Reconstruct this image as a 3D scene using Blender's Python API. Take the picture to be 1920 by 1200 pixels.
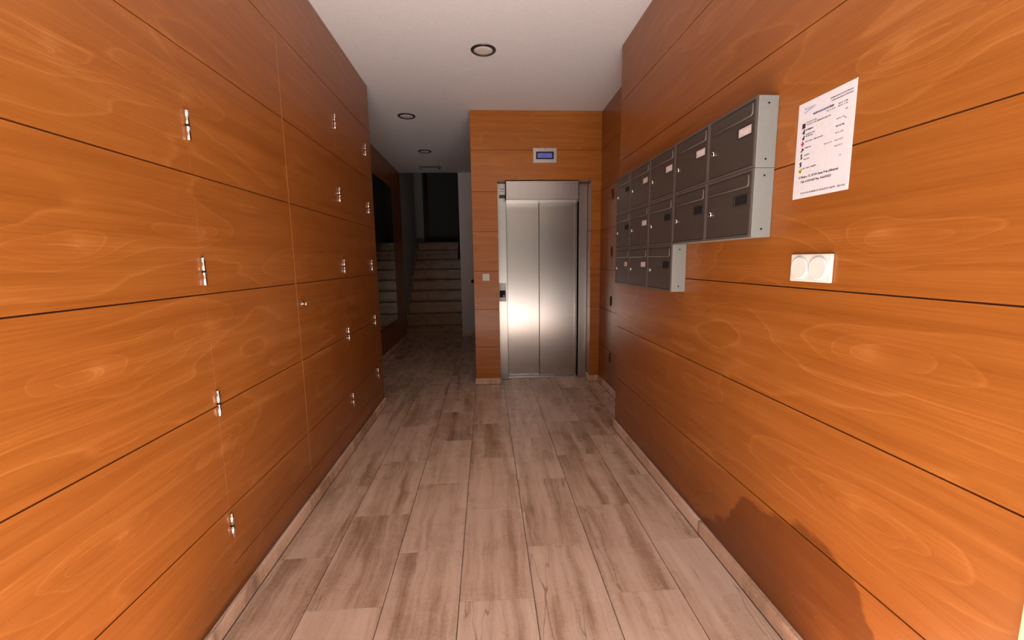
import bpy, bmesh, math, random
from mathutils import Matrix, Vector

# ------------------------------------------------------------------ scene, camera, light
sc = bpy.context.scene
C = sc.collection
for o in list(bpy.data.objects):
    bpy.data.objects.remove(o)

CAMZ = 1.29
F_PX, YAW, PITCH, ROLL = 797.33, 0.05828, 0.13787, -0.01412
cam_d = bpy.data.cameras.new('camera')
cam_d.sensor_fit = 'HORIZONTAL'
cam_d.sensor_width = 36.0
cam_d.lens = F_PX / 1920 * 36.0
cam_d.clip_start = 0.02
cam = bpy.data.objects.new('camera', cam_d)
C.objects.link(cam)
fw = Vector((math.sin(YAW), math.cos(YAW), 0))
rt = Vector((math.cos(YAW), -math.sin(YAW), 0))
up = Vector((0, 0, 1))
f2 = fw * math.cos(PITCH) - up * math.sin(PITCH)
u2 = up * math.cos(PITCH) + fw * math.sin(PITCH)
r3 = rt * math.cos(ROLL) + u2 * math.sin(ROLL)
u3 = -rt * math.sin(ROLL) + u2 * math.cos(ROLL)
cam.matrix_world = Matrix(((r3.x, u3.x, -f2.x, 0), (r3.y, u3.y, -f2.y, 0), (r3.z, u3.z, -f2.z, CAMZ), (0, 0, 0, 1)))
sc.camera = cam

# daylight: a pale bright sky in front of the entrance, high sun
SKY = (0.95, 0.97, 1.0)
SKY_STRENGTH = 1.2
SUN_STRENGTH = 22.0
EXPOSURE = 1.05
world = bpy.data.worlds.new('daylight_sky')
sc.world = world
world.use_nodes = True
wn = world.node_tree
bg = wn.nodes['Background']
bg.inputs['Color'].default_value = (*SKY, 1)
bg.inputs['Strength'].default_value = SKY_STRENGTH
sun_d = bpy.data.lights.new('sun', 'SUN')
sun_d.energy = SUN_STRENGTH
sun_d.color = (1.0, 0.965, 0.93)
sun_d.angle = 0.009
sun = bpy.data.objects.new('sun', sun_d)
C.objects.link(sun)
# high sun in front of the entrance: it reaches only the pavement and the first strip of floor
sun.rotation_euler = Vector((0.0, 0.25, -0.968)).to_track_quat('-Z', 'Y').to_euler()
sun.location = (0, -3, 9)

sc.cycles.use_guiding = True        # steadier light through the doorway
vs = sc.view_settings
vs.view_transform = 'Standard'
vs.look = 'None'
vs.exposure = EXPOSURE
vs.gamma = 1.0
vs.use_curve_mapping = False

# ------------------------------------------------------------------ material helpers
def srgb(r, g, b):
    f = lambda c: (c / 255 / 12.92) if c / 255 <= 0.04045 else ((c / 255 + 0.055) / 1.055) ** 2.4
    return (f(r), f(g), f(b), 1.0)

class NT:
    def __init__(s, name):
        s.m = bpy.data.materials.new(name)
        s.m.use_nodes = True
        s.t = s.m.node_tree
        s.b = s.t.nodes['Principled BSDF']
    def n(s, typ, **kw):
        nd = s.t.nodes.new(typ)
        for k, v in kw.items():
            if k.startswith('i_'):
                key = k[2:]
                key = int(key) if key.isdigit() else key
                nd.inputs[key].default_value = v
            else:
                setattr(nd, k, v)
        return nd
    def l(s, a, b):
        s.t.links.new(a, b)
    def math(s, op, a, b=None, c=None, clamp=False):
        nd = s.t.nodes.new('ShaderNodeMath')
        nd.operation = op
        nd.use_clamp = clamp
        for i, v in enumerate((a, b, c)):
            if v is None:
                continue
            if isinstance(v, (int, float)):
                nd.inputs[i].default_value = v
            else:
                s.l(v, nd.inputs[i])
        return nd.outputs[0]
    def mix(s, fac, a, b, mode='MIX'):
        nd = s.t.nodes.new('ShaderNodeMix')
        nd.data_type = 'RGBA'
        nd.blend_type = mode
        for i, v in ((0, fac), (6, a), (7, b)):
            if isinstance(v, (int, float, tuple)):
                nd.inputs[i].default_value = v
            else:
                s.l(v, nd.inputs[i])
        return nd.outputs[2]
    def ramp(s, fac, stops):
        nd = s.t.nodes.new('ShaderNodeValToRGB')
        cr = nd.color_ramp
        while len(cr.elements) < len(stops):
            cr.elements.new(0.5)
        for e, (p, c) in zip(cr.elements, stops):
            e.position = p
            e.color = c if len(c) == 4 else (*c, 1)
        s.l(fac, nd.inputs[0])
        return nd.outputs[0]
    def comb(s, x, y, z):
        nd = s.t.nodes.new('ShaderNodeCombineXYZ')
        for i, v in enumerate((x, y, z)):
            if isinstance(v, (int, float)):
                nd.inputs[i].default_value = v
            else:
                s.l(v, nd.inputs[i])
        return nd.outputs[0]
    def noise(s, vec, scale, detail=2, rough=0.5, dist=0.0):
        nd = s.n('ShaderNodeTexNoise')
        nd.inputs['Scale'].default_value = scale
        nd.inputs['Detail'].default_value = detail
        nd.inputs['Roughness'].default_value = rough
        nd.inputs['Distortion'].default_value = dist
        s.l(vec, nd.inputs['Vector'])
        return nd.outputs['Fac']
    def bump(s, h, strength, dist=0.001):
        nd = s.n('ShaderNodeBump')
        nd.inputs['Strength'].default_value = strength
        nd.inputs['Distance'].default_value = dist
        s.l(h, nd.inputs['Height'])
        s.l(nd.outputs[0], s.b.inputs['Normal'])
    def set(s, **kw):
        for k, v in kw.items():
            key = {'color': 'Base Color', 'rough': 'Roughness', 'metal': 'Metallic', 'spec': 'Specular IOR Level',
                   'coat': 'Coat Weight', 'coatr': 'Coat Roughness', 'emit': 'Emission Color', 'emits': 'Emission Strength',
                   'aniso': 'Anisotropic'}[k]
            if isinstance(v, (int, float, tuple)):
                s.b.inputs[key].default_value = v
            else:
                s.l(v, s.b.inputs[key])
        return s

def plain(name, col, rough=0.5, metal=0.0, **kw):
    """flat paint with a faint speckle so that it is not dead even"""
    t = NT(name)
    co = t.n('ShaderNodeTexCoord').outputs['Object']
    v = t.noise(co, 60, 3, 0.6)
    c = t.mix(0.12, col, t.ramp(v, [(0.3, tuple(x * 0.7 for x in col[:3])), (0.7, tuple(min(1, x * 1.25) for x in col[:3]))]))
    t.set(color=c, rough=rough, metal=metal, **kw)
    return t.m

PITCHZ = 0.394
Z1 = 0.404            # lowest joint of the panelling
def wood(name, axis, knots, base=(0.280, 0.088, 0.0155), dark=(0.200, 0.055, 0.0075), light=(0.390, 0.150, 0.040), rough=0.32, coat=0.18, dark_patch=None):
    """lacquered veneer, grain running along the panels; the sheets repeat row by row"""
    t = NT(name)
    co = t.n('ShaderNodeTexCoord').outputs['Object']
    sx = t.n('ShaderNodeSeparateXYZ')
    t.l(co, sx.inputs[0])
    s = sx.outputs[axis]
    z = sx.outputs[2]
    row = t.math('FLOOR', t.math('DIVIDE', t.math('SUBTRACT', z, Z1), PITCHZ))
    zl = t.math('SUBTRACT', z, t.math('MULTIPLY_ADD', row, PITCHZ, Z1))      # height within the row
    warp = t.noise(t.comb(t.math('MULTIPLY', s, 1.6), t.math('MULTIPLY', z, 5.0), 3.0), 1.0, 2, 0.55)
    # broad height field whose contour lines are the cathedral figure
    v1 = t.comb(t.math('MULTIPLY', s, 0.85), t.math('MULTIPLY', zl, 4.2), t.math('MULTIPLY', row, 0.35))
    h = t.math('MULTIPLY', t.noise(v1, 1.0, 1.5, 0.45), 3.2)
    h = t.math('MULTIPLY_ADD', zl, 3.0, h)
    h = t.math('MULTIPLY_ADD', warp, 1.1, h)
    spot = None
    for (ks, kz, ka) in knots:
        ds = t.math('SUBTRACT', s, ks)
        dz = t.math('SUBTRACT', zl, t.math('MULTIPLY_ADD', t.math('SINE', t.math('MULTIPLY', row, 2.1)), 0.05, kz))
        dw = t.math('MULTIPLY_ADD', t.math('SUBTRACT', warp, 0.5), 0.16, dz)
        d2 = t.math('ADD', t.math('MULTIPLY', t.math('MULTIPLY', ds, ds), 11.0), t.math('MULTIPLY', t.math('MULTIPLY', dw, dw), 170.0))
        d2 = t.math('ADD', d2, t.math('MULTIPLY', ds, 1.2))
        d2 = t.math('ABSOLUTE', d2)
        g = t.math('DIVIDE', ka, t.math('ADD', d2, 0.35))
        h = t.math('ADD', h, g)
        d3 = t.math('ADD', t.math('MULTIPLY', t.math('MULTIPLY', ds, ds), 900.0), t.math('MULTIPLY', t.math('MULTIPLY', dz, dz), 2600.0))
        sp = t.math('DIVIDE', abs(ka), t.math('ADD', d3, 1.0))
        spot = sp if spot is None else t.math('ADD', spot, sp)
    fr = t.math('FRACT', t.math('MULTIPLY', h, 1.5))
    band = t.ramp(fr, [(0.0, (0.35,) * 3), (0.06, (0.95,) * 3), (0.16, (0.55,) * 3), (0.8, (0.38,) * 3), (1.0, (0.35,) * 3)])
    fib = t.noise(t.comb(t.math('MULTIPLY', s, 3.0), t.math('MULTIPLY', z, 190.0), 1.0), 1.0, 3, 0.6)
    fib2 = t.noise(t.comb(t.math('MULTIPLY', s, 0.8), t.math('MULTIPLY', z, 26.0), t.math('MULTIPLY', warp, 1.5)), 1.0, 3, 0.55)
    big = t.noise(t.comb(t.math('MULTIPLY', s, 0.7), t.math('MULTIPLY', z, 1.6), 7.0), 1.0, 2, 0.5)
    val = t.math('MULTIPLY', band, 0.19)
    val = t.math('MULTIPLY_ADD', fib, 0.30, val)
    val = t.math('MULTIPLY_ADD', fib2, 0.34, val)
    val = t.math('MULTIPLY_ADD', big, 0.22, val)
    val = t.math('MULTIPLY_ADD', spot, 0.16, val) if spot is not None else val
    col = t.ramp(val, [(0.36, dark), (0.56, base), (0.80, light)])
    if dark_patch is not None:
        # darker veneer: a ragged strip over the skirting and, where given, a larger patch
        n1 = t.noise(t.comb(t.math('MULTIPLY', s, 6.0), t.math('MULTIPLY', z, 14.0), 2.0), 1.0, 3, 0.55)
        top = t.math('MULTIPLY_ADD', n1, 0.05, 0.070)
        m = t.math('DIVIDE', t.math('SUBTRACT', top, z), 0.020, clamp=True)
        if dark_patch:
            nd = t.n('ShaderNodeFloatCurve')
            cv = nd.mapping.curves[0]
            while len(cv.points) < len(dark_patch):
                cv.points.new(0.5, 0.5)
            for p, (a, b) in zip(cv.points, dark_patch):
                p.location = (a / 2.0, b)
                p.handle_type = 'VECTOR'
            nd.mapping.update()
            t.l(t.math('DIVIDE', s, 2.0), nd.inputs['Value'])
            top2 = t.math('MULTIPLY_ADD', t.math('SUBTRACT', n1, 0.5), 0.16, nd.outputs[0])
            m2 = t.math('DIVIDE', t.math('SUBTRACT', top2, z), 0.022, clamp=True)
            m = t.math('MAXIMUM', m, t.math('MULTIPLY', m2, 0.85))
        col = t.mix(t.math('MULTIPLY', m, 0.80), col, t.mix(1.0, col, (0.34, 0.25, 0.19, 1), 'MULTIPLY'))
    t.set(color=col, rough=t.math('MULTIPLY_ADD', fib, 0.10, rough - 0.05), coat=coat, coatr=0.16, spec=0.3)
    t.bump(t.math('ADD', fib, t.math('MULTIPLY', fib2, 0.5)), 0.10, 0.0006)
    return t.m

def stone(name, tone=1.0, along='y', rough=0.26, tint=None):
    """brown-grey travertine, veins along the length of each tile (local Y)"""
    t = NT(name)
    co = t.n('ShaderNodeTexCoord').outputs['Object']
    rnd = t.n('ShaderNodeObjectInfo').outputs['Random']
    off = t.comb(t.math('MULTIPLY', rnd, 37.0), t.math('MULTIPLY', rnd, 91.0), t.math('MULTIPLY', rnd, 53.0))
    va = t.n('ShaderNodeVectorMath')
    va.operation = 'ADD'
    t.l(co, va.inputs[0])
    t.l(off, va.inputs[1])
    sp = t.n('ShaderNodeSeparateXYZ')
    t.l(va.outputs[0], sp.inputs[0])
    x, y, z = sp.outputs
    warp = t.noise(va.outputs[0], 3.0, 3, 0.6)
    if along == 'x':
        x, y = t.math('ADD', y, z), x
    xw = t.math('MULTIPLY_ADD', warp, 0.07, x)
    streak = t.noise(t.comb(t.math('MULTIPLY', xw, 13.0), t.math('MULTIPLY', y, 0.8), 0.0), 1.0, 4, 0.62)
    fine = t.noise(t.comb(t.math('MULTIPLY', xw, 60.0), t.math('MULTIPLY', y, 5.0), 4.0), 1.0, 3, 0.6)
    cloud = t.noise(va.outputs[0], 4.5, 4, 0.6)
    grain = t.noise(va.outputs[0], 130, 2, 0.7)
    val = t.math('MULTIPLY', streak, 0.70)
    val = t.math('MULTIPLY_ADD', cloud, 0.22, val)
    val = t.math('MULTIPLY_ADD', fine, 0.16, val)
    val = t.math('MULTIPLY_ADD', grain, 0.16, val)
    val = t.math('MULTIPLY_ADD', t.math('SUBTRACT', rnd, 0.5), 0.10, val)
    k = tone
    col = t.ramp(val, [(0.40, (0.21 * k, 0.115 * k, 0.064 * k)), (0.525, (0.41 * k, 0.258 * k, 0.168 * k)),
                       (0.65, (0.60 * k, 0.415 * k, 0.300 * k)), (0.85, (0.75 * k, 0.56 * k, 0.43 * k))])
    # thin dark crack veins, in some stones only
    ve = t.noise(t.comb(t.math('MULTIPLY', xw, 5.0), t.math('MULTIPLY', y, 0.35), 9.0), 1.0, 3, 0.6)
    vl = t.math('ABSOLUTE', t.math('SUBTRACT', ve, 0.56))
    vm = t.ramp(vl, [(0.0, (0.6,) * 3), (0.0035, (0.0,) * 3)])
    col = t.mix(vm, col, (0.11 * k, 0.06 * k, 0.036 * k, 1))
    # pits and pale fossils
    for scale, thr, amt, c in ((70, 0.10, 0.5, (0.60 * k, 0.45 * k, 0.36 * k, 1)), (105, 0.075, 0.7, (0.07, 0.04, 0.028, 1))):
        vo = t.n('ShaderNodeTexVoronoi')
        vo.inputs['Scale'].default_value = scale
        t.l(va.outputs[0], vo.inputs['Vector'])
        pick = t.math('MULTIPLY', t.math('SUBTRACT', t.noise(va.outputs[0], scale * 0.17, 2, 0.6), 0.50), 5.0, clamp=True)
        pit = t.math('MULTIPLY', t.math('LESS_THAN', vo.outputs['Distance'], thr), pick)
        col = t.mix(t.math('MULTIPLY', pit, amt), col, c)
    if tint:
        col = t.mix(1.0, col, tint, 'MULTIPLY')
    t.set(color=col, rough=t.math('MULTIPLY_ADD', cloud, 0.25, rough - 0.10), spec=0.45)
    t.bump(val, 0.08, 0.001)
    return t.m

def steel(name, rough=0.26, aniso=0.6, tint=(0.56, 0.53, 0.51)):
    t = NT(name)
    co = t.n('ShaderNodeTexCoord').outputs['Object']
    sp = t.n('ShaderNodeSeparateXYZ')
    t.l(co, sp.inputs[0])
    br = t.noise(t.comb(t.math('MULTIPLY', sp.outputs[0], 60.0), t.math('MULTIPLY', sp.outputs[1], 60.0), t.math('MULTIPLY', sp.outputs[2], 0.8)), 1.0, 2, 0.5)
    cl = t.noise(co, 2.5, 3, 0.5)
    col = t.ramp(br, [(0.2, tuple(c * 0.94 for c in tint)), (0.8, tint)])
    t.set(color=col, metal=1.0, rough=rough, aniso=aniso)
    t.l(t.comb(1.0, 0.0, 0.0), t.b.inputs['Tangent'])
    return t.m

M = {}
KR = [(1.02, 0.20, 1.0), (1.95, 0.27, 0.55), (2.7, 0.12, 0.5)]
KL = [(1.08, 0.20, 0.9), (1.52, 0.24, 0.8), (2.55, 0.16, 0.5), (0.55, 0.10, 0.6)]
M['wood_left'] = wood('wood_left', 1, KL, dark_patch=[])
M['wood_right'] = wood('wood_right', 1, KR, dark_patch=[(0.0, 0.0), (0.80, 0.06), (0.87, 0.16), (0.93, 0.33), (1.0, 0.42), (1.14, 0.455), (1.25, 0.42), (1.48, 0.385), (1.555, 0.29), (1.60, 0.20), (1.77, 0.10), (1.85, 0.0), (2.0, 0.0)])
M['wood_back_lit'] = wood('wood_back_lit', 0, [], base=(0.43, 0.145, 0.023), dark=(0.32, 0.094, 0.012), light=(0.53, 0.205, 0.043), rough=0.36)  # lighter copy of the veneer, the entrance light put into its colour
M['wood_hall'] = wood('wood_hall', 1, [(4.6, 0.2, 0.5)])
M['wood_edge'] = plain('pale_wood_edge', (0.50, 0.22, 0.07, 1), 0.4)
M['joint'] = plain('dark_joint', (0.17, 0.048, 0.009, 1), 0.7)
M['stone'] = stone('travertine_tile')
M['skirt'] = stone('travertine_skirting', 1.3)
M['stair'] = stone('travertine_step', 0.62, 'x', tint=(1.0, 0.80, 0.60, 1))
M['grout'] = plain('grout', (0.10, 0.062, 0.045, 1), 0.9)
t = NT('ceiling_paint')
co = t.n('ShaderNodeTexCoord').outputs['Object']
w1 = t.noise(co, 45, 4, 0.65)
t.set(color=t.ramp(w1, [(0.3, (0.715, 0.715, 0.76)), (0.7, (0.765, 0.765, 0.81))]), rough=0.85)
t.bump(w1, 0.12, 0.002)
M['ceiling'] = t.m
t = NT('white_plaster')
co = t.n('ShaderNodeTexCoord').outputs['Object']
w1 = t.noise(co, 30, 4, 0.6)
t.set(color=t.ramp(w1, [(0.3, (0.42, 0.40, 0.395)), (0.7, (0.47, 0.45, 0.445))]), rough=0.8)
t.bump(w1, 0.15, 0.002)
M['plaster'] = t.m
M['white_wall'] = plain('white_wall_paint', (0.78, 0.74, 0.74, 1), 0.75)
M['grey_paint'] = plain('dark_grey_paint', (0.10, 0.10, 0.105, 1), 0.6)
M['facade'] = plain('facade_render', (0.28, 0.255, 0.225, 1), 0.9)
M['steel'] = steel('brushed_steel')
M['steel_frame'] = steel('brushed_steel_frame', 0.3, 0.4, (0.56, 0.53, 0.51))
M['chrome'] = plain('polished_chrome', (0.80, 0.78, 0.76, 1), 0.16, 1.0)
M['dark_chrome'] = plain('dark_hinge_metal', (0.05, 0.04, 0.035, 1), 0.35, 0.6)
M['black'] = plain('black_plastic', (0.010, 0.009, 0.009, 1), 0.65, spec=0.25)
M['white'] = plain('white_plastic', (0.68, 0.64, 0.60, 1), 0.35)
M['white2'] = plain('white_sticker', (0.85, 0.83, 0.82, 1), 0.5)
M['green'] = plain('green_sticker', (0.035, 0.075, 0.045, 1), 0.5)
M['paper'] = plain('laminated_paper', (0.63, 0.595, 0.625, 1), 0.42)
M['ink'] = plain('black_ink', (0.02, 0.016, 0.022, 1), 0.6)
M['ink_blue'] = plain('blue_ink', (0.07, 0.065, 0.16, 1), 0.6)
M['ink_pale'] = plain('pale_blue_ink', (0.30, 0.34, 0.52, 1), 0.6)
M['ink_red'] = plain('red_ink', (0.42, 0.02, 0.06, 1), 0.6)
M['ink_yellow'] = plain('yellow_ink', (0.75, 0.60, 0.10, 1), 0.6)
M['box_front'] = plain('brown_grey_enamel', (0.052, 0.040, 0.033, 1), 0.36)
M['box_side'] = plain('pale_grey_enamel', (0.215, 0.22, 0.21, 1), 0.45)
M['card'] = plain('name_card', (0.56, 0.47, 0.44, 1), 0.5)
M['card2'] = plain('yellowed_name_card', (0.56, 0.40, 0.28, 1), 0.5)
M['ring'] = plain('downlight_ring_metal', (0.085, 0.075, 0.075, 1), 0.35, 0.7)
M['lens'] = plain('frosted_lens', (0.66, 0.62, 0.62, 1), 0.5)
M['alu'] = plain('satin_aluminium', (0.62, 0.58, 0.55, 1), 0.32, 0.85)
M['alu_grey'] = plain('grey_housing', (0.10, 0.09, 0.09, 1), 0.5)
M['lip_highlight'] = plain('enamel_highlight', (0.12, 0.10, 0.088, 1), 0.34)  # enamel lightened to paint the highlight along the flap lips
M['box_frame_lit'] = plain('enamel_frame_lit', (0.078, 0.063, 0.054, 1), 0.36)  # enamel lightened to paint the lit edges of the frames
M['mirror'] = plain('mirror_glass', (0.72, 0.78, 0.74, 1), 0.02, 1.0)
M['pale_frame'] = plain('pale_door_frame', (0.80, 0.56, 0.27, 1), 0.4)
M['pavement'] = plain('pavement', (0.52, 0.49, 0.47, 1), 0.9)
M['road'] = plain('asphalt', (0.11, 0.105, 0.10, 1), 0.9)
t = NT('lcd_screen')
co = t.n('ShaderNodeTexCoord').outputs['Object']
v = t.noise(co, 18, 2)
t.set(color=(0.01, 0.01, 0.03, 1), rough=0.12, emit=t.ramp(v, [(0.3, (0.035, 0.03, 0.16)), (0.7, (0.055, 0.05, 0.12))]), emits=0.9)
M['lcd'] = t.m

# ------------------------------------------------------------------ mesh helpers
def link(name, me, parent=None, kind=None, label=None, cat=None, group=None):
    o = bpy.data.objects.new(name, me)
    C.objects.link(o)
    if parent is not None:
        o.parent = parent
    if kind:
        o['kind'] = kind
    if label:
        o['label'] = label
    if cat:
        o['category'] = cat
    if group:
        o['group'] = group
    return o

def thing(name, label, cat, loc, rz=0.0, group=None):
    o = link(name, None, None, None, label, cat, group)
    o.location = loc
    o.rotation_euler = (0, 0, rz)
    return o

def finish(bm, name, mat, smooth=False):
    bmesh.ops.recalc_face_normals(bm, faces=bm.faces)
    me = bpy.data.meshes.new(name)
    bm.to_mesh(me)
    bm.free()
    if smooth:
        for p in me.polygons:
            p.use_smooth = True
    for m in (mat if isinstance(mat, (list, tuple)) else [mat]):
        me.materials.append(m)
    return me

def add_box(bm, x0, x1, y0, y1, z0, z1, bevel=0.0, seg=1):
    r = bmesh.ops.create_cube(bm, size=1.0)
    vsx = r['verts']
    for v in vsx:
        v.co = Vector(((x0 + x1) / 2 + v.co.x * (x1 - x0), (y0 + y1) / 2 + v.co.y * (y1 - y0), (z0 + z1) / 2 + v.co.z * (z1 - z0)))
    if bevel > 0:
        es = list({e for v in vsx for e in v.link_edges})
        bmesh.ops.bevel(bm, geom=es, offset=bevel, segments=seg, affect='EDGES', profile=0.5)

def box_me(name, x0, x1, y0, y1, z0, z1, mat, bevel=0.0, seg=1):
    bm = bmesh.new()
    add_box(bm, x0, x1, y0, y1, z0, z1, bevel, seg)
    return finish(bm, name, mat)

def box(name, x0, x1, y0, y1, z0, z1, mat, parent=None, bevel=0.0, seg=1, **kw):
    return link(name, box_me(name, x0, x1, y0, y1, z0, z1, mat, bevel, seg), parent, **kw)

def lathe_me(name, prof, mat, axis='Z', n=24, smooth=True):
    """revolve (radius, height) pairs about an axis"""
    bm = bmesh.new()
    rings = []
    for (rad, h) in prof:
        ring = []
        for i in range(n):
            a = 2 * math.pi * i / n
            p = (rad * math.cos(a), rad * math.sin(a), h)
            if axis == 'X':
                p = (h, p[0], p[1])
            elif axis == 'Y':
                p = (p[0], h, p[1])
            ring.append(bm.verts.new(p))
        rings.append(ring)
    for a, b in zip(rings, rings[1:]):
        for i in range(n):
            bm.faces.new((a[i], a[(i + 1) % n], b[(i + 1) % n], b[i]))
    bm.faces.new(rings[0])
    bm.faces.new(list(reversed(rings[-1])))
    me = finish(bm, name, mat)
    if smooth:
        for p in me.polygons:
            p.use_smooth = len(p.vertices) == 4
    return me

def tube_me(name, pts, r, mat, n=10):
    bm = bmesh.new()
    rings = []
    pts = [Vector(p) for p in pts]
    for i, p in enumerate(pts):
        d = (pts[min(i + 1, len(pts) - 1)] - pts[max(i - 1, 0)]).normalized()
        a = d.orthogonal().normalized() if i == 0 else (a - d * a.dot(d)).normalized()
        b = d.cross(a)
        rings.append([bm.verts.new(p + (a * math.cos(2 * math.pi * k / n) + b * math.sin(2 * math.pi * k / n)) * r) for k in range(n)])
    for q, w in zip(rings, rings[1:]):
        for k in range(n):
            bm.faces.new((q[k], q[(k + 1) % n], w[(k + 1) % n], w[k]))
    bm.faces.new(rings[0])
    bm.faces.new(list(reversed(rings[-1])))
    return finish(bm, name, mat, True)

def prism_me(name, pts, d, mat, axis='X'):
    """extrude a closed outline of (u, v) pairs by d; axis X: u->Y, v->Z"""
    bm = bmesh.new()
    f = lambda u, v, w: (w, u, v) if axis == 'X' else (u, w, v)
    a = [bm.verts.new(f(u, v, 0)) for u, v in pts]
    b = [bm.verts.new(f(u, v, d)) for u, v in pts]
    bm.faces.new(a)
    bm.faces.new(list(reversed(b)))
    for i in range(len(pts)):
        j = (i + 1) % len(pts)
        bm.faces.new((a[i], a[j], b[j], b[i]))
    return finish(bm, name, mat)

def copy_tree(o, parent=None):
    c = o.copy()
    C.objects.link(c)
    c.parent = parent
    for ch in list(o.children):
        copy_tree(ch, c)
    return c

# ------------------------------------------------------------------ measures (metres, camera above the origin)
ZC = 2.747                   # ceiling
XL, XRD = -0.957, 1.0104     # panelled walls left, right (right one in its own slightly turned frame)
TH = 0.01375                 # turn of the right wall
Y0, YL, YR, YE, YS = 0.50, 3.82, 3.08, 4.38, 7.33
XRC, XH = 1.18, -1.39        # recess wall beside the lift, hall wall with mirror
XP = -0.13                   # left corner of the lift block
XW = -0.435                  # right side of the stair opening
JZ = [Z1 + PITCHZ * i for i in range(6)]
SK = 0.062                   # skirting height
G = 0.0021                   # half a joint
PT = 0.007                   # panel thickness

# ------------------------------------------------------------------ unseen outside: front wall; pavement, road, house opposite added for light and reflections
box('floor_pavement', -14, 14, -1.9, Y0, -0.12, -0.012, M['pavement'], kind='structure')
box('floor_base', -8, 8, Y0, 12, -0.4, -0.085, M['grout'], kind='structure')
box('floor_road', -14, 14, -10.5, -1.9, -0.2, -0.11, M['road'], kind='structure')
box('wall_opposite_added', -14, 14, -11.0, -10.5, -0.2, 7.5, M['facade'], kind='structure')
bm = bmesh.new()
add_box(bm, -8, XL - 0.001, Y0 - 0.12, Y0, -0.1, 7)
add_box(bm, 1.08, 8, Y0 - 0.12, Y0, -0.1, 7)
add_box(bm, XL - 0.001, 1.08, Y0 - 0.12, Y0, ZC, 7)
link('wall_front', finish(bm, 'wall_front', M['facade']), kind='structure')

# ------------------------------------------------------------------ floor of single tiles
floor = box('floor', -1.60, 1.40, Y0, 7.6, -0.08, -0.004, M['grout'], kind='structure')
TW, TL = 0.2884, 0.5985
XT0 = -0.708 - TW * 3
tile_cache = {}
def tile(x0, x1, y0, y1):
    w, l = round(x1 - x0, 3), round(y1 - y0, 3)
    if w < 0.012 or l < 0.012:
        return
    if (w, l) not in tile_cache:
        g = 0.0013
        tile_cache[(w, l)] = box_me('tile', -w / 2 + g, w / 2 - g, -l / 2 + g, l / 2 - g, -0.0038, 0.0, M['stone'], 0.0007)
    o = link('tile', tile_cache[(w, l)], floor)
    o.location = ((x0 + x1) / 2, (y0 + y1) / 2, random.uniform(-0.0003, 0.0003))
random.seed(4)
for i in range(-1, 11):
    cx0, cx1 = XT0 + TW * i, XT0 + TW * (i + 1)
    yb = (1.772 if i % 2 == 0 else 1.475) - TL * 3
    for j in range(0, 14):
        y0, y1 = yb + TL * j, yb + TL * (j + 1)
        if y1 <= Y0 or y0 >= YS + 0.05:
            continue
        yy0, yy1 = max(y0, Y0), min(y1, YS + 0.05)
        if cx0 > XP - 0.05:
            yy1 = min(yy1, YE + 0.205)
            if yy1 <= yy0:
                continue
        # keep within the plan: lobby, hall and the recess by the lift
        if (yy0 + yy1) / 2 < YL - 0.3:
            a, b = max(cx0, XL - 0.02), min(cx1, 1.03 if yy1 < YR else XRC + 0.02)
        elif (yy0 + yy1) / 2 < YE + 0.26:
            a, b = max(cx0, XH - 0.02), min(cx1, XRC + 0.02)
        else:
            a, b = max(cx0, XH - 0.02), min(cx1, XP + 0.02)
        if b > a:
            tile(a, b, yy0, yy1)

# ------------------------------------------------------------------ ceiling and plain walls
box('ceiling', -1.60, 1.40, Y0, YS, ZC, ZC + 0.12, M['ceiling'], kind='structure')
box('wall_stair_right', XW, XP + 0.03, YS, YS + 3.4, 0, 4.6, M['white_wall'], kind='structure')
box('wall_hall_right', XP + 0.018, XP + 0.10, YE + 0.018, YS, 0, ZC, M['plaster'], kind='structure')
bm = bmesh.new()
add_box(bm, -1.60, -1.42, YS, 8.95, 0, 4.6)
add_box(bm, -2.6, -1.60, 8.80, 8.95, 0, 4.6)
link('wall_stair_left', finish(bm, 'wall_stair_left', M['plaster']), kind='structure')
box('wall_stair_back', -2.6, XW, 10.35, 10.5, 0, 4.6, M['grey_paint'], kind='structure')
box('trim_1', -1.62, -1.415, 10.10, 10.35, 1.7, 4.6, M['plaster'], kind='structure')
box('shade_strip', -1.40, -1.325, 10.30, 10.35, 1.7, 4.6, M['dark_chrome'], kind='structure')  # dark strip standing in for the shadow line beside the pier
bm = bmesh.new()
add_box(bm, -2.6, XP, YS, 10.5, 4.6, 4.7)
add_box(bm, -2.6, XP + 0.03, YS - 0.1, YS, ZC + 0.12, 4.7)
add_box(bm, -2.7, -2.6, 8.8, 10.5, 0, 4.7)
add_box(bm, -2.6, -1.43, 8.96, 10.34, 1.60, 1.70)
link('ceiling_stair', finish(bm, 'ceiling_stair', M['plaster']), kind='structure')

# ------------------------------------------------------------------ left panelled wall with cupboard doors
def panel_x(parent, xf, sgn, y0, y1, z0, z1, mat, g=G, gy=None, gy2=None):
    """panel whose face lies in the plane x = xf, body behind it (sgn = direction into the wall)"""
    gy = 0.0005 if gy is None else gy
    gy2 = gy if gy2 is None else gy2
    xa, xb = sorted((xf, xf + sgn * PT))
    return box('panel', xa, xb, y0 + gy, y1 - gy2, z0 + g, z1 - g, mat, parent, 0.0003)

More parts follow.
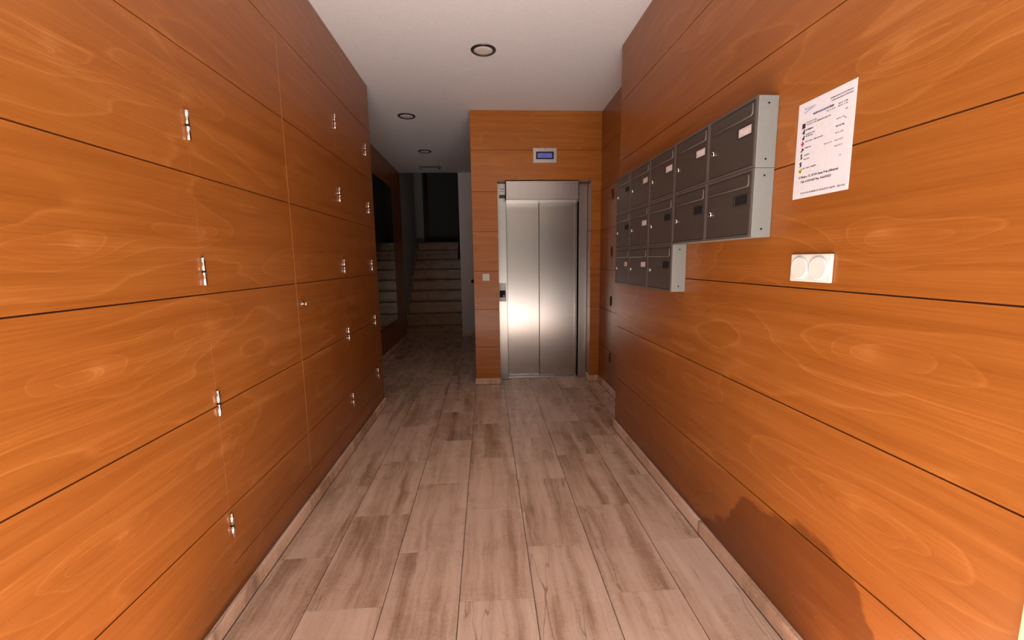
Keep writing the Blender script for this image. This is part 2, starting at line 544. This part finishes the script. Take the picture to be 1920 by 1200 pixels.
wl = box('wall_left', XH - 0.2, XL - PT - 0.001, Y0, YL - 0.004, 0, ZC, M['joint'], kind='structure')
YD = [1.505, 2.205, 2.945, 3.645]
ZDB = 0.190
rows_fixed = [SK] + JZ + [ZC]
for z0, z1 in zip(rows_fixed, rows_fixed[1:]):
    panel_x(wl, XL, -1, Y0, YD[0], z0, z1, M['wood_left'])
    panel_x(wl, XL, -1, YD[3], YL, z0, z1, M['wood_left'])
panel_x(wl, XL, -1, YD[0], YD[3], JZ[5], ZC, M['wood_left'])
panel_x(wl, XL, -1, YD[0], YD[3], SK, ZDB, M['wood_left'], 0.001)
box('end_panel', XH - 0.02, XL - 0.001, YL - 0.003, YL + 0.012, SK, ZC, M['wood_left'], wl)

HZ = [2.195, 1.738, 1.269, 0.807, 0.342]
def hinge_meshes(r=0.0068, L=0.093):
    a = lathe_me('hinge_knuckle', [(r * 0.8, 0.003), (r, 0.0045), (r, L / 2 - 0.001), (r * 0.8, L / 2)], M['chrome'], n=14)
    b = lathe_me('hinge_ring', [(r * 0.98, -0.0035), (r * 0.98, 0.0035)], M['black'], n=14)
    return a, b
hk, hr = hinge_meshes()
hk2 = hk.copy()
hk2.materials.clear()
hk2.materials.append(M['dark_chrome'])
def hinge(parent, x, y, z, hk=hk):
    hb = link('hinge', hr, parent)
    hb.location = (x, y, z)
    u = link('hinge_knuckle', hk, hb)
    d = link('hinge_knuckle', hk, hb)
    d.rotation_euler = (math.pi, 0, 0)
    return hb

rows_door = [ZDB] + JZ
knob_me = lathe_me('knob', [(0.011, 0.0), (0.011, 0.003), (0.0045, 0.004), (0.0045, 0.016), (0.010, 0.018), (0.0105, 0.024), (0.007, 0.028)], M['chrome'], 'X', 18)
for k in range(3):
    ya, yb = YD[k], YD[k + 1]
    d = box('door_%d' % (k + 1), XL - PT - 0.0008, XL - PT + 0.0005, ya + 0.001, yb - 0.001, ZDB + 0.002, JZ[5] - 0.002, M['joint'], kind='structure')
    for z0, z1 in zip(rows_door, rows_door[1:]):
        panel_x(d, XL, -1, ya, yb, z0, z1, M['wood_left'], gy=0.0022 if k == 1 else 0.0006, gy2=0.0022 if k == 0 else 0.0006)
    # pale edge bands of the door leaf
    for ye, side in ((ya + 0.0012, 0), (yb - 0.0012, 1)):
        if (k, side) in ((0, 1), (1, 0)):
            box('edge_band', XL - PT, XL - 0.0004, ye - 0.0009, ye + 0.0009, ZDB + 0.003, JZ[5] - 0.003, M['wood_edge'], d)
    hy = (YD[0], YD[2], YD[3])[k]
    for z in HZ:
        hinge(d, XL + 0.0052, hy, z)
    if k == 1:
        kn = link('knob', knob_me, d)
        kn.location = (XL, 2.254, 1.085)

# ------------------------------------------------------------------ right panelled wall (own frame, turned by TH)
wr = box('wall_right', XRD + PT + 0.001, XRD + 0.10, Y0, YR - 0.004, 0, ZC, M['joint'], kind='structure')
wr.rotation_euler = (0, 0, TH)
for z0, z1 in zip(rows_fixed, rows_fixed[1:]):
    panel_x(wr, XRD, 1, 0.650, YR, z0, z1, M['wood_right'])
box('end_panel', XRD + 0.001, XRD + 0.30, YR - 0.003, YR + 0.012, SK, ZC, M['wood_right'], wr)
tr = box('trim_3', XRD - 0.012, XRD + 0.02, Y0 + 0.02, 0.644, 0.0, ZC - 0.004, M['pale_frame'], kind='structure', bevel=0.002)
tr.rotation_euler = (0, 0, TH)
def RW(x, s, z):
    return (x * math.cos(TH) - s * math.sin(TH), x * math.sin(TH) + s * math.cos(TH), z)

# ------------------------------------------------------------------ recess wall to the right of the lift
wc = box('wall_recess', XRC + PT + 0.001, XRC + 0.12, YR - 0.1, YE + 0.2, 0, ZC, M['joint'], kind='structure')
ZRT, ZRB, YRD = JZ[4], 0.175, 3.975
for z0, z1 in zip(rows_fixed, rows_fixed[1:]):
    panel_x(wc, XRC, 1, YRD, YE, z0, z1, M['wood_hall'])
    if z0 >= ZRT - 0.01:
        panel_x(wc, XRC, 1, YR - 0.05, YRD, z0, z1, M['wood_hall'])
panel_x(wc, XRC, 1, YR - 0.05, YRD, SK, ZRB, M['wood_hall'], 0.001)
d = box('door_4', XRC + PT - 0.0005, XRC + PT + 0.0008, YR - 0.04, YRD - 0.001, ZRB + 0.002, ZRT - 0.002, M['joint'], kind='structure')
rr = [ZRB] + [z for z in JZ if z < ZRT - 0.01] + [ZRT]
for z0, z1 in zip(rr, rr[1:]):
    panel_x(d, XRC, 1, YR - 0.05, YRD, z0, z1, M['wood_hall'], gy=0.0016)
for z in (1.887, 1.365, 0.899, 0.347):
    hinge(d, XRC - 0.0052, YRD, z, hk2)

# ------------------------------------------------------------------ wall around the lift
XO0, XO1, ZO = 0.127, 1.077, 2.090
def panel_y(parent, yf, x0, x1, z0, z1, mat):
    return box('panel', x0 + 0.0006, x1 - 0.0006, yf, yf + PT, z0 + 0.0016, z1 - 0.0016, mat, parent, 0.0012)
bm = bmesh.new()
add_box(bm, XP + 0.018, XO0 - PT - 0.001, YE + PT + 0.001, YE + 0.75, 0, ZC)
add_box(bm, XO1 + PT + 0.001, XRC + 0.1, YE + PT + 0.001, YE + 0.75, 0, ZC)
add_box(bm, XO0 - PT - 0.001, XO1 + PT + 0.001, YE + PT + 0.001, YE + 0.75, ZO + PT + 0.001, ZC)
wb = link('wall_back', finish(bm, 'wall_back', M['joint']), kind='structure')
for z0, z1 in zip(rows_fixed, rows_fixed[1:]):
    if z1 <= ZO:
        panel_y(wb, YE, XP, XO0, z0, z1, M['wood_back_lit'])
        panel_y(wb, YE, XO1, XRC, z0, z1, M['wood_back_lit'])
    elif z0 < ZO:
        a, b, e = z0 + 0.0016, z1 - 0.0016, 0.0006      # one sheet notched around the opening
        o = link('panel', prism_me('panel', [(XP + e, a), (XO0 - e, a), (XO0 - e, ZO), (XO1 + e, ZO), (XO1 + e, a), (XRC - e, a), (XRC - e, b), (XP + e, b)], PT, M['wood_back_lit'], 'Y'), wb)
        for v in o.data.vertices:
            v.co.y += YE
    else:
        panel_y(wb, YE, XP, XRC, z0, z1, M['wood_back_lit'])
for z0, z1 in zip(rows_fixed, rows_fixed[1:]):      # reveals of the opening and the hall-side face
    zt = min(z1, ZO)
    if z0 < ZO - 0.01:
        box('reveal_panel', XO1, XO1 + PT, YE + PT, YE + 0.165, z0 + 0.0016, zt - 0.0016, M['wood_hall'], wb)
        box('reveal_panel', XO0 - PT, XO0, YE + PT, YE + 0.165, z0 + 0.0016, zt - 0.0016, M['wood_hall'], wb)
    box('panel', XP, XP + PT, YE + PT + 0.001, YS, z0 + 0.0016, z1 - 0.0016, M['wood_hall'], wb, 0.0012)
box('soffit_panel', XO0, XO1, YE + PT, YE + 0.165, ZO, ZO + PT, M['wood_back_lit'], wb)

# ------------------------------------------------------------------ hall wall behind the cupboards
wh = box('wall_hall_left', XH - 0.2, XH - PT - 0.001, YL, YS, 0, ZC, M['joint'], kind='structure')
for z0, z1 in zip([SK, 0.404, ZC - 0.34], [0.404, ZC - 0.34, ZC]):
    panel_x(wh, XH, -1, YL, YS, z0, z1, M['wood_hall'])
mir = thing('mirror', 'large frameless mirror fixed to the dark wood wall by the stairs', 'mirror', (XH, 5.75, 0.43))
box('mirror_backing', 0.0005, 0.004, -0.86, 0.86, 0.0, 1.96, M['black'], mir)
box('mirror_glass', 0.004, 0.009, -0.86, 0.86, 0.0, 1.96, M['mirror'], mir, 0.0015)

# ------------------------------------------------------------------ skirtings, each of single stone pieces
def skirting(name, x0, x1, y0, y1, h=0.066, along='y', joints=None, rot=0.0):
    root = link(name, None, kind='structure')
    root.rotation_euler = (0, 0, rot)
    a, b = (y0, y1) if along == 'y' else (x0, x1)
    cuts = [a] + [c for c in (joints or []) if a + 0.05 < c < b - 0.05] + [b]
    for c0, c1 in zip(cuts, cuts[1:]):
        if along == 'y':
            me = box_me('skirting_stone', x0, x1, c0 + 0.0004, c1 - 0.0004, 0.0032, h, M['skirt'], 0.0015)
        else:
            me = box_me('skirting_stone', c0 + 0.0004, c1 - 0.0004, y0, y1, 0.0032, h, M['skirt'], 0.0015)
        link('skirting_stone', me, root)
    e = 0.0018
    box('grout_line', x0 - (e if along == 'y' else 0), x1 + (e if along == 'y' else 0), y0 - (e if along == 'x' else 0), y1, 0.0006, 0.0031, M['grout'], root)
    return root
ry = [1.19 + 0.6 * i for i in range(-1, 8)]
skirting('baseboard_left', XL - PT, XL + 0.015, Y0, YL + 0.014, joints=[1.66 + 0.6 * i for i in range(-2, 5)])
skirting('baseboard_right', XRD - 0.016, XRD + PT, 0.652, YR + 0.014, joints=ry, rot=TH)
skirting('baseboard_recess', XRC - 0.014, XRC + PT, YR + 0.03, YE - 0.015, joints=ry)
skirting('baseboard_back', XP - 0.008, XO0 + 0.004, YE - 0.014, YE + PT, 0.066, 'x')
skirting('baseboard_lift', XO1 - 0.004, XRC - 0.0145, YE - 0.014, YE + PT, 0.066, 'x')
skirting('baseboard_reveal', XO1 - 0.012, XO1 + 0.004, YE + PT + 0.001, YE + 0.155, 0.066, 'y')
skirting('baseboard_hall', XH - PT, XH + 0.013, YL + 0.03, YS, joints=[4.4 + 0.6 * i for i in range(5)])
skirting('baseboard_stair', XW + 0.02, XP, YS - 0.014, YS - 0.0005, 0.07, 'x')

# ------------------------------------------------------------------ lift
lift = thing('elevator', 'brushed steel elevator doors in a steel frame set in the wood panelled wall', 'elevator', ((XO0 + XO1) / 2, YE + 0.20, 0.0))
cx = (XO0 + XO1) / 2
yr = YE + 0.20
Lx = lambda v: v - cx
JW = 0.092
YJ = 0.160 - 0.20                      # front of the jambs
box('jamb', Lx(XO0 + 0.001), Lx(XO0 + JW), YJ, YJ + 0.16, 0.001, ZO - 0.005, M['steel_frame'], lift, 0.003)
box('jamb', Lx(XO1 - JW), Lx(XO1 - 0.0010), YJ, YJ + 0.16, 0.001, ZO - 0.005, M['steel_frame'], lift, 0.003)
box('header', Lx(0.212), Lx(0.948), -0.198, -0.045, 1.898, ZO - 0.008, M['steel_frame'], lift, 0.004)
box('lintel', Lx(XO0 + JW + 0.001), Lx(XO1 - JW - 0.001), YJ + 0.004, YJ + 0.16, 1.90, ZO - 0.005, M['steel_frame'], lift)
box('door_leaf', Lx(0.200), Lx(0.583), 0.062, 0.088, 0.012, 2.0, M['steel'], lift, 0.003)
box('door_leaf', Lx(0.572), Lx(1.0), 0.034, 0.060, 0.012, 2.0, M['steel'], lift, 0.003)
box('door_edge_strip', Lx(0.960), Lx(0.966), 0.028, 0.034, 0.012, 1.9, M['chrome'], lift)
box('sill', Lx(XO0 + JW + 0.001), Lx(XO1 - JW - 0.001), -0.02, 0.12, 0.0008, 0.011, M['alu'], lift, 0.001)
box('shaft_panel', Lx(XO0 + 0.002), Lx(XO1 - 0.002), 0.14, 0.16, 0.001, 2.08, M['black'], lift)

# call panel on the left jamb
yj = yr + YJ
call = thing('call_button_panel', 'small pale call button panel with dark square display on elevator jamb', 'call panel', (0.168, yj, 0.862))
box('plate', -0.039, 0.039, -0.008, -0.0005, 0.0, 0.196, M['white2'], call, 0.003, 2)
b1 = box('display', -0.031, 0.031, -0.0095, -0.0081, 0.044, 0.118, M['black'], call, 0.0006)
box('button', 0.002, 0.028, -0.0120, -0.0096, 0.048, 0.072, M['ring'], call, 0.001)
link('screw', lathe_me('screw', [(0.003, -0.0105), (0.004, -0.0092), (0.004, -0.0080)], M['alu'], 'Y', 10), call).location = (0.0, 0.0, 0.183)
# sticker at the top of the jamb
stk = thing('notice_sticker', 'white and dark green notice sticker at the top of the elevator jamb', 'sticker', (0.175, yj, 1.935))
box('label_sheet', -0.041, 0.038, -0.0016, -0.0004, 0.036, 0.147, M['white2'], stk, 0.0004)
box('green_band', -0.027, 0.039, -0.0018, -0.0004, 0.0, 0.035, M['green'], stk, 0.0004)

# ------------------------------------------------------------------ print helper
def text_me(s, size, mat, bold=0.0, align='LEFT'):
    cu = bpy.data.curves.new('print', 'FONT')
    cu.body = s
    cu.size = size
    cu.align_x = align
    cu.offset = bold
    cu.resolution_u = 1
    ob = bpy.data.objects.new('print', cu)
    C.objects.link(ob)
    dg = bpy.context.evaluated_depsgraph_get()
    me = bpy.data.meshes.new_from_object(ob.evaluated_get(dg))
    bpy.data.objects.remove(ob)
    bpy.data.curves.remove(cu)
    me.materials.clear()
    me.materials.append(mat)
    return me
tx = link('lettering', text_me('Otis', 0.022, M['ink'], 0.0006, 'CENTER'), stk)
tx.rotation_euler = (math.pi / 2, 0, 0)
tx.location = (0.004, -0.0019, 0.086)
box('rule_line', -0.022, 0.032, -0.0019, -0.0016, 0.064, 0.068, M['ring'], stk)

# floor indicator above the lift
ind = thing('floor_indicator', 'metal framed floor indicator with dim blue screen above the elevator', 'display', (0.604, YE, 2.250))
bm = bmesh.new()
W, H, w, h = 0.116, 0.142, 0.088, 0.036
for (a, b, c, e) in ((-W, W, 0.107, H), (-W, W, 0.0, 0.034), (-W, -w, 0.034, 0.107), (w, W, 0.034, 0.107)):
    add_box(bm, a, b, -0.016, -0.0005, c, e)
bmesh.ops.remove_doubles(bm, verts=bm.verts, dist=0.00001)
link('frame', finish(bm, 'frame', M['alu']), ind)
bm = bmesh.new()
add_box(bm, -w, w, -0.010, -0.001, 0.034, 0.107)
sb = link('screen_bezel', finish(bm, 'screen_bezel', M['black']), ind)
box('screen', -0.074, 0.074, -0.0115, -0.0101, 0.048, 0.095, M['lcd'], ind, 0.0005)
link('screw', lathe_me('screw', [(0.003, -0.018), (0.004, -0.017), (0.004, -0.016)], M['black'], 'Y', 10), ind).location = (-0.002, 0, 0.131)

# light switch left of the lift
sw = thing('light_switch', 'small square white light switch on the wood beside the elevator', 'light switch', (-0.004, YE, 1.092))
box('plate', -0.036, 0.036, -0.008, -0.0005, 0.0, 0.073, M['white'], sw, 0.002, 2)
link('rocker', lathe_me('rocker', [(0.026, -0.008), (0.026, -0.010), (0.023, -0.0115)], M['white'], 'Y', 24), sw).location = (0, 0, 0.0365)

# ------------------------------------------------------------------ double round switch on the right wall
ds = thing('double_switch', 'white double switch plate with two round buttons under the notice sheet', 'light switch', RW(XRD, 1.236, 1.214), TH)
box('plate', -0.010, -0.0005, -0.080, 0.080, 0.0, 0.084, M['white'], ds, 0.003, 2)
dial = lathe_me('round_button', [(0.0335, -0.010), (0.0345, -0.0125), (0.033, -0.0165), (0.030, -0.0172), (0.027, -0.0160)], M['white'], 'X', 40)
for y in (-0.037, 0.037):
    o = link('round_button', dial, ds)
    o.location = (0, y, 0.042)
    rim = link('button_rim', lathe_me('button_rim', [(0.0365, -0.0100), (0.0365, -0.0106)], M['lens'], 'X', 40), o)  # thin pale rim around the button

# ------------------------------------------------------------------ notice sheet
SHW, SHH = 0.210, 0.287
sh = thing('notice_sheet', 'white laminated A4 notice with printed phone list on the right wall', 'notice', RW(XRD, 1.236, 1.472), TH)
box('paper', -0.0016, -0.0004, -SHW / 2, SHW / 2, 0.0, SHH, M['paper'], sh, 0.0004)
SX = -0.00175
def put(s, u, v, size, mat, bold=0.0002, align='LEFT'):
    """u from the left edge, v from the top edge, in mm of a 210 x 297 sheet"""
    o = link('lettering', text_me(s, size / 1000.0 * 1.35, mat, bold, align), sh)
    o.rotation_euler = (math.pi / 2, 0, -math.pi / 2)
    o.location = (SX, SHW / 2 - u / 210 * SHW, SHH - v / 297 * SHH)
    return o
def rect(name, u0, u1, v0, v1, mat):
    return box(name, SX - 0.0001, SX + 0.0002, SHW / 2 - u1 / 210 * SHW, SHW / 2 - u0 / 210 * SHW, SHH - v1 / 297 * SHH, SHH - v0 / 297 * SHH, mat, sh)
def icon(outline, mat, name='icon'):
    me = prism_me(name, [(SHW / 2 - u / 210 * SHW, SHH - v / 297 * SHH) for u, v in outline], 0.0003, mat)
    o = link(name, me, sh)
    o.location = (SX - 0.0001, 0, 0)
put('ADMINISTRACION DE FINCAS', 122, 25, 4.20, M['ink'])
put('COMUNIDADES DE VECINOS', 126, 33, 4.20, M['ink'])
put('Alquam', 24, 25, 10.5, M['ink_pale'], 0.0003)
icon([(22, 31), (46, 26), (72, 23), (60, 26), (44, 29), (28, 34)], M['ink_pale'], 'logo_swoosh')
put('TELEFONOS DE INTERES', 60, 48, 5.2, M['ink_blue'], 0.0006)
put('965 41 10 88', 152, 50, 4.37, M['ink'])
put('965 41 11 00', 152, 57, 4.37, M['ink'])
put('965 41 18 00', 112, 57, 4.20, M['ink'])
put('POLICIA LOCAL', 36, 66, 4.20, M['ink'])
put('POLICIA LOCAL (EMERGENCIAS) 092', 36, 73, 4.20, M['ink'])
put('092', 178, 72, 4.20, M['ink'])
rect('icon', 20, 33, 64, 79, M['ink'])
put('965 41 11 46', 150, 91, 3.86, M['ink'])
put('112', 177, 96, 3.86, M['ink'])
put('BOMBEROS', 36, 88, 4.20, M['ink'], 0.0004)
icon([(21, 92), (27, 88), (28, 82), (33, 84), (32, 96), (28, 98), (25, 95)], M['ink'])
put('GUARDIA CIVIL', 36, 102, 4.03, M['ink'])
put('URGENCIAS', 36, 108, 4.03, M['ink'])
put('900 101 062', 150, 112, 4.20, M['ink'], 0.0004)
icon([(22, 110), (28, 106), (29, 101), (33, 103), (32, 113), (27, 115)], M['ink'])
put('CRUZ ROJA - AMBULANCIAS', 36, 124, 4.03, M['ink'])
put('965 41 12 22', 149, 130, 3.86, M['ink'])
icon([(20, 124), (24, 124), (24, 119), (29, 119), (29, 124), (33, 124), (33, 129), (29, 129), (29, 134), (24, 134), (24, 129), (20, 129)], M['ink_red'])
put('FARMACIA', 36, 143, 4.03, M['ink'])
put('965 41 16 10', 112, 151, 3.86, M['ink'])
put('965 41 26 72', 150, 151, 3.86, M['ink'])
icon([(20, 150), (25, 145), (26, 138), (30, 141), (36, 146), (30, 147), (24, 152)], M['ink'])
put('965 41 30 11', 150, 167, 3.86, M['ink'])
put('CORREOS', 35, 165, 4.03, M['ink'])
icon([(22, 158), (28, 157), (28, 162), (26, 164), (29, 168), (29, 173), (22, 174), (24, 168), (22, 164)], M['ink'])
put('TAXI 24 H', 35, 178, 4.03, M['ink'])
icon([(20, 184), (28, 181), (28, 186), (25, 188), (29, 190), (28, 196), (20, 198), (23, 192), (20, 189)], M['ink'])
put('112', 168, 196, 3.86, M['ink'])
put('RECOGIDA - ENSERES', 35, 206, 4.03, M['ink'])
icon([(17, 209), (26, 201), (33, 203), (34, 210), (28, 218), (19, 218)], M['ink_yellow'])
icon([(19, 208), (23, 206), (25, 209), (29, 203), (32, 205), (29, 211), (28, 216), (24, 217), (24, 213), (20, 212)], M['ink'])
put('C/ Elcano, 12. 03130 Santa Pola (Alicante)', 20, 234, 6.6, M['ink'], 0.0004)
put('Telf. 615097687 Fax. 966693523', 30, 249, 6.6, M['ink'], 0.0004)
put('NOTA: NO ROMPER NI TAPAR ESTE CARTEL - GRACIAS', 34, 284, 4.9, M['ink'])

# ------------------------------------------------------------------ mailboxes
BW, BH, BD = 0.302, 0.2335, 0.0764
MB_S, MB_Z = 1.437, 1.29 - 0.1635
body_bm = bmesh.new()
# local frame: +X towards the wall, Y along the wall (away from the entrance), Z up; origin at lower near corner on the wall
add_box(body_bm, -BD + 0.006, -0.0005, 0.0006, BW - 0.0006, 0.0006, BH - 0.0006, 0.0015)
body_me = finish(body_bm, 'case', M['box_side'])
fr_bm = bmesh.new()
add_box(fr_bm, -BD - 0.001, -BD + 0.0058, 0.0006, 0.009, 0.0006, BH - 0.0006, 0.001)
add_box(fr_bm, -BD - 0.001, -BD + 0.0058, BW - 0.008, BW - 0.0006, 0.0006, BH - 0.0006, 0.001)
add_box(fr_bm, -BD - 0.001, -BD + 0.0058, 0.009, BW - 0.008, 0.0006, 0.010, 0.001)
add_box(fr_bm, -BD - 0.001, -BD + 0.0058, 0.009, BW - 0.008, BH - 0.010, BH - 0.0006, 0.001)
frame_me = finish(fr_bm, 'front_frame', M['box_frame_lit'])
door_me = box_me('door', -BD + 0.0010, -BD + 0.0055, 0.011, BW - 0.010, 0.012, BH - 0.012, M['box_front'], 0.0012)
# letter flap: recessed slab with a raised lip along its far edge and bottom
fl = bmesh.new()
add_box(fl, -BD - 0.0012, -BD + 0.0009, 0.020, BW - 0.018, 0.178, 0.216, 0.0008)
flap_me = finish(fl, 'flap', M['box_front'])
def lip_pts():
    p = [(-BD - 0.0018, 0.0205, 0.2135), (-BD - 0.0018, 0.0205, 0.186)]
    for i in range(1, 7):
        a = math.pi / 2 * i / 6
        p.append((-BD - 0.0018, 0.0205 + 0.010 * (1 - math.cos(a)), 0.186 - 0.010 * math.sin(a)))
    p.append((-BD - 0.0018, BW - 0.018, 0.176))
    return p
lip_me = tube_me('flap_lip', lip_pts(), 0.0030, M['lip_highlight'], 8)
plate_bm = bmesh.new()
nx0, nx1, nz0, nz1 = 0.020, 0.106, 0.116, 0.151
for (a, b, c, e) in ((nx0, nx1, nz1 - 0.003, nz1), (nx0, nx1, nz0, nz0 + 0.003), (nx0, nx0 + 0.003, nz0 + 0.003, nz1 - 0.003), (nx1 - 0.010, nx1, nz0 + 0.003, nz1 - 0.003)):
    add_box(plate_bm, -BD - 0.0022, -BD + 0.0009, a, b, c, e, 0.0006)
plate_me = finish(plate_bm, 'name_holder', M['ring'])
card_me = {m: box_me('name_card', -BD - 0.0006, -BD + 0.0009, nx0 + 0.0032, nx1 - 0.0102, nz0 + 0.0032, nz1 - 0.0032, M[m]) for m in ('card', 'card2', 'black')}
lines_bm = bmesh.new()
for (a, b, c) in ((0.032, 0.080, 0.136), (0.036, 0.074, 0.130), (0.030, 0.066, 0.124)):
    add_box(lines_bm, -BD - 0.0008, -BD - 0.0006, a, b, c - 0.0012, c + 0.0012)
lines_me = finish(lines_bm, 'name_print', M['lens'])
lock_me = lathe_me('lock', [(0.0105, -BD + 0.0009), (0.0105, -BD - 0.003), (0.009, -BD - 0.006), (0.0045, -BD - 0.006), (0.004, -BD - 0.003)], M['chrome'], 'X', 20)
cam_me = box_me('lock_slot', -BD - 0.0068, -BD - 0.0029, -0.0014, 0.0014, -0.0065, 0.0065, M['black'])
screw_me = lathe_me('screw', [(0.0034, 0.0005), (0.0034, -0.0008), (0.0022, -0.0012)], M['black'], 'Y', 10)
COLS = ['nearest the notice sheet', 'second from the notice sheet', 'third from the notice sheet', 'fourth from the notice sheet', 'nearest the elevator']
ROWS = ['bottom', 'middle', 'top']
cards = {(0, 2): 'card', (1, 2): 'card', (2, 2): 'card', (3, 2): 'card2', (4, 2): 'black',
         (0, 1): 'black', (1, 1): 'black', (2, 1): 'black', (3, 1): 'card', (4, 1): 'black',
         (2, 0): 'black', (3, 0): 'card', (4, 0): 'card2'}
word = {'card': 'with white name card', 'card2': 'with cream name card', 'black': 'with empty dark name holder'}
for (c, r) in sorted(cards):
    o = thing('mailbox', 'brown-grey metal mailbox %s, %s row, column %s' % (word[cards[(c, r)]], ROWS[r], COLS[c]),
              'mailbox', RW(XRD, MB_S + c * BW, MB_Z + r * BH), TH, 'mailboxes on the right wall')
    link('case', body_me, o)
    link('front_frame', frame_me, o)
    dd = link('door', door_me, o)
    ff = link('flap', flap_me, o)
    link('flap_lip', lip_me, ff)
    pp = link('name_holder', plate_me, o)
    link('name_card', card_me[cards[(c, r)]], pp)
    if cards[(c, r)] != 'black':
        link('name_print', lines_me, pp)
    lk = link('lock', lock_me, o)
    lk.location = (0, 0.262, 0.104)
    link('lock_slot', cam_me, lk)
    if c == 4:
        o.scale = (1.0, 0.88, 1.0)      # the end column is narrower
    if (c == 0) or (c == 2 and r == 0):
        for z in (0.028, BH - 0.026):
            link('screw', screw_me, o).location = (-0.036, 0.0, z)

# ------------------------------------------------------------------ ceiling lamps (off)
ring_me = lathe_me('ring', [(0.066, 0.0), (0.066, -0.006), (0.070, -0.009), (0.080, -0.008), (0.0885, -0.002), (0.0885, 0.0)], M['ring'], 'Z', 40)
lens_me = lathe_me('lens', [(0.0655, 0.0), (0.0655, -0.0065), (0.040, -0.008), (0.01, -0.0085)], M['lens'], 'Z', 40)
for (x, y, lab) in ((0.013, 3.195, 'round recessed ceiling downlight in front of the elevator wall'),
                    (-0.765, 4.565, 'round recessed ceiling downlight at the mouth of the dim hall'),
                    (-0.780, 5.95, 'round recessed ceiling downlight in front of the emergency light')):
    o = thing('downlight', lab, 'ceiling light', (x, y, ZC), 0, 'ceiling downlights')
    link('ring', ring_me, o)
    link('lens', lens_me, o)
em = thing('emergency_light', 'flat rectangular emergency light on the ceiling before the stairs', 'ceiling light', (-0.835, 6.89, ZC))
bm = bmesh.new()
v0 = [(-0.165, -0.065, 0), (0.165, -0.065, 0), (0.165, 0.065, 0), (-0.165, 0.065, 0)]
v1 = [(x * 0.88, y * 0.75, -0.028) for x, y, z in v0]
A = [bm.verts.new(v) for v in v0]
B = [bm.verts.new(v) for v in v1]
bm.faces.new(A); bm.faces.new(list(reversed(B)))
for i in range(4):
    bm.faces.new((A[i], A[(i + 1) % 4], B[(i + 1) % 4], B[i]))
link('housing', finish(bm, 'housing', M['alu_grey']), em)
box('diffuser', -0.13, 0.13, -0.04, 0.04, -0.034, -0.0285, M['lens'], em, 0.002)

# ------------------------------------------------------------------ staircase
st = thing('staircase', 'brown stone staircase rising from the dark end of the hall', 'stairs', ((XH - 0.03 + XW) / 2, YS, 0.0))
RISE, GO, NST = 0.189, 0.235, 9
sx0, sx1 = (XH - 0.03) - st.location.x, 0.35
sx1 = XW - 0.001 - st.location.x
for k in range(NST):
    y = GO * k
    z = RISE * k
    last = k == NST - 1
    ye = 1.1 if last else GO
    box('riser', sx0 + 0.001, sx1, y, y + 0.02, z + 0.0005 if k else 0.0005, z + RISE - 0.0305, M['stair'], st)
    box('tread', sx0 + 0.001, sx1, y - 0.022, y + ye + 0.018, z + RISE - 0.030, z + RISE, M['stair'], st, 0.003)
    if not last:
        box('side_skirting', sx0 + 0.0012, sx0 + 0.016, y + 0.001, y + GO - 0.001, z + RISE + 0.0005, z + RISE + 0.09, M['stair'], st, 0.001)
        box('side_skirting', sx0 + 0.0012, sx0 + 0.016, y + GO - 0.028, y + GO - 0.0225, z + RISE + 0.0905, z + RISE + 0.155, M['stair'], st)
# dark handrail fixed to the wall on the right side of the stairs
hrl = thing('handrail', 'dark handrail running up the right side of the stairs', 'handrail', (XW - 0.055, YS + 0.5, 1.35))
link('rail', tube_me('rail', [(0, 0.0, 0.0), (0, 0.04, 0.06), (0, 1.05, 0.86), (0, 1.25, 0.93)], 0.022, M['black'], 12), hrl)
for y, z in ((0.30, 0.266), (0.85, 0.70)):
    link('bracket', tube_me('bracket', [(0, y, z), (0.02, y, z - 0.05), (0.0535, y, z - 0.05)], 0.008, M['black'], 8), hrl)
# dark round knob on the white wall beside the stairs
kn = thing('door_knob', 'small dark round knob on the white wall beside the stairs', 'knob', (-0.235, YS, 0.955))
link('knob_head', lathe_me('knob_head', [(0.030, -0.0005), (0.030, -0.008), (0.013, -0.010), (0.013, -0.035), (0.028, -0.042), (0.028, -0.055), (0.016, -0.062)], M['black'], 'Y', 24), kn)
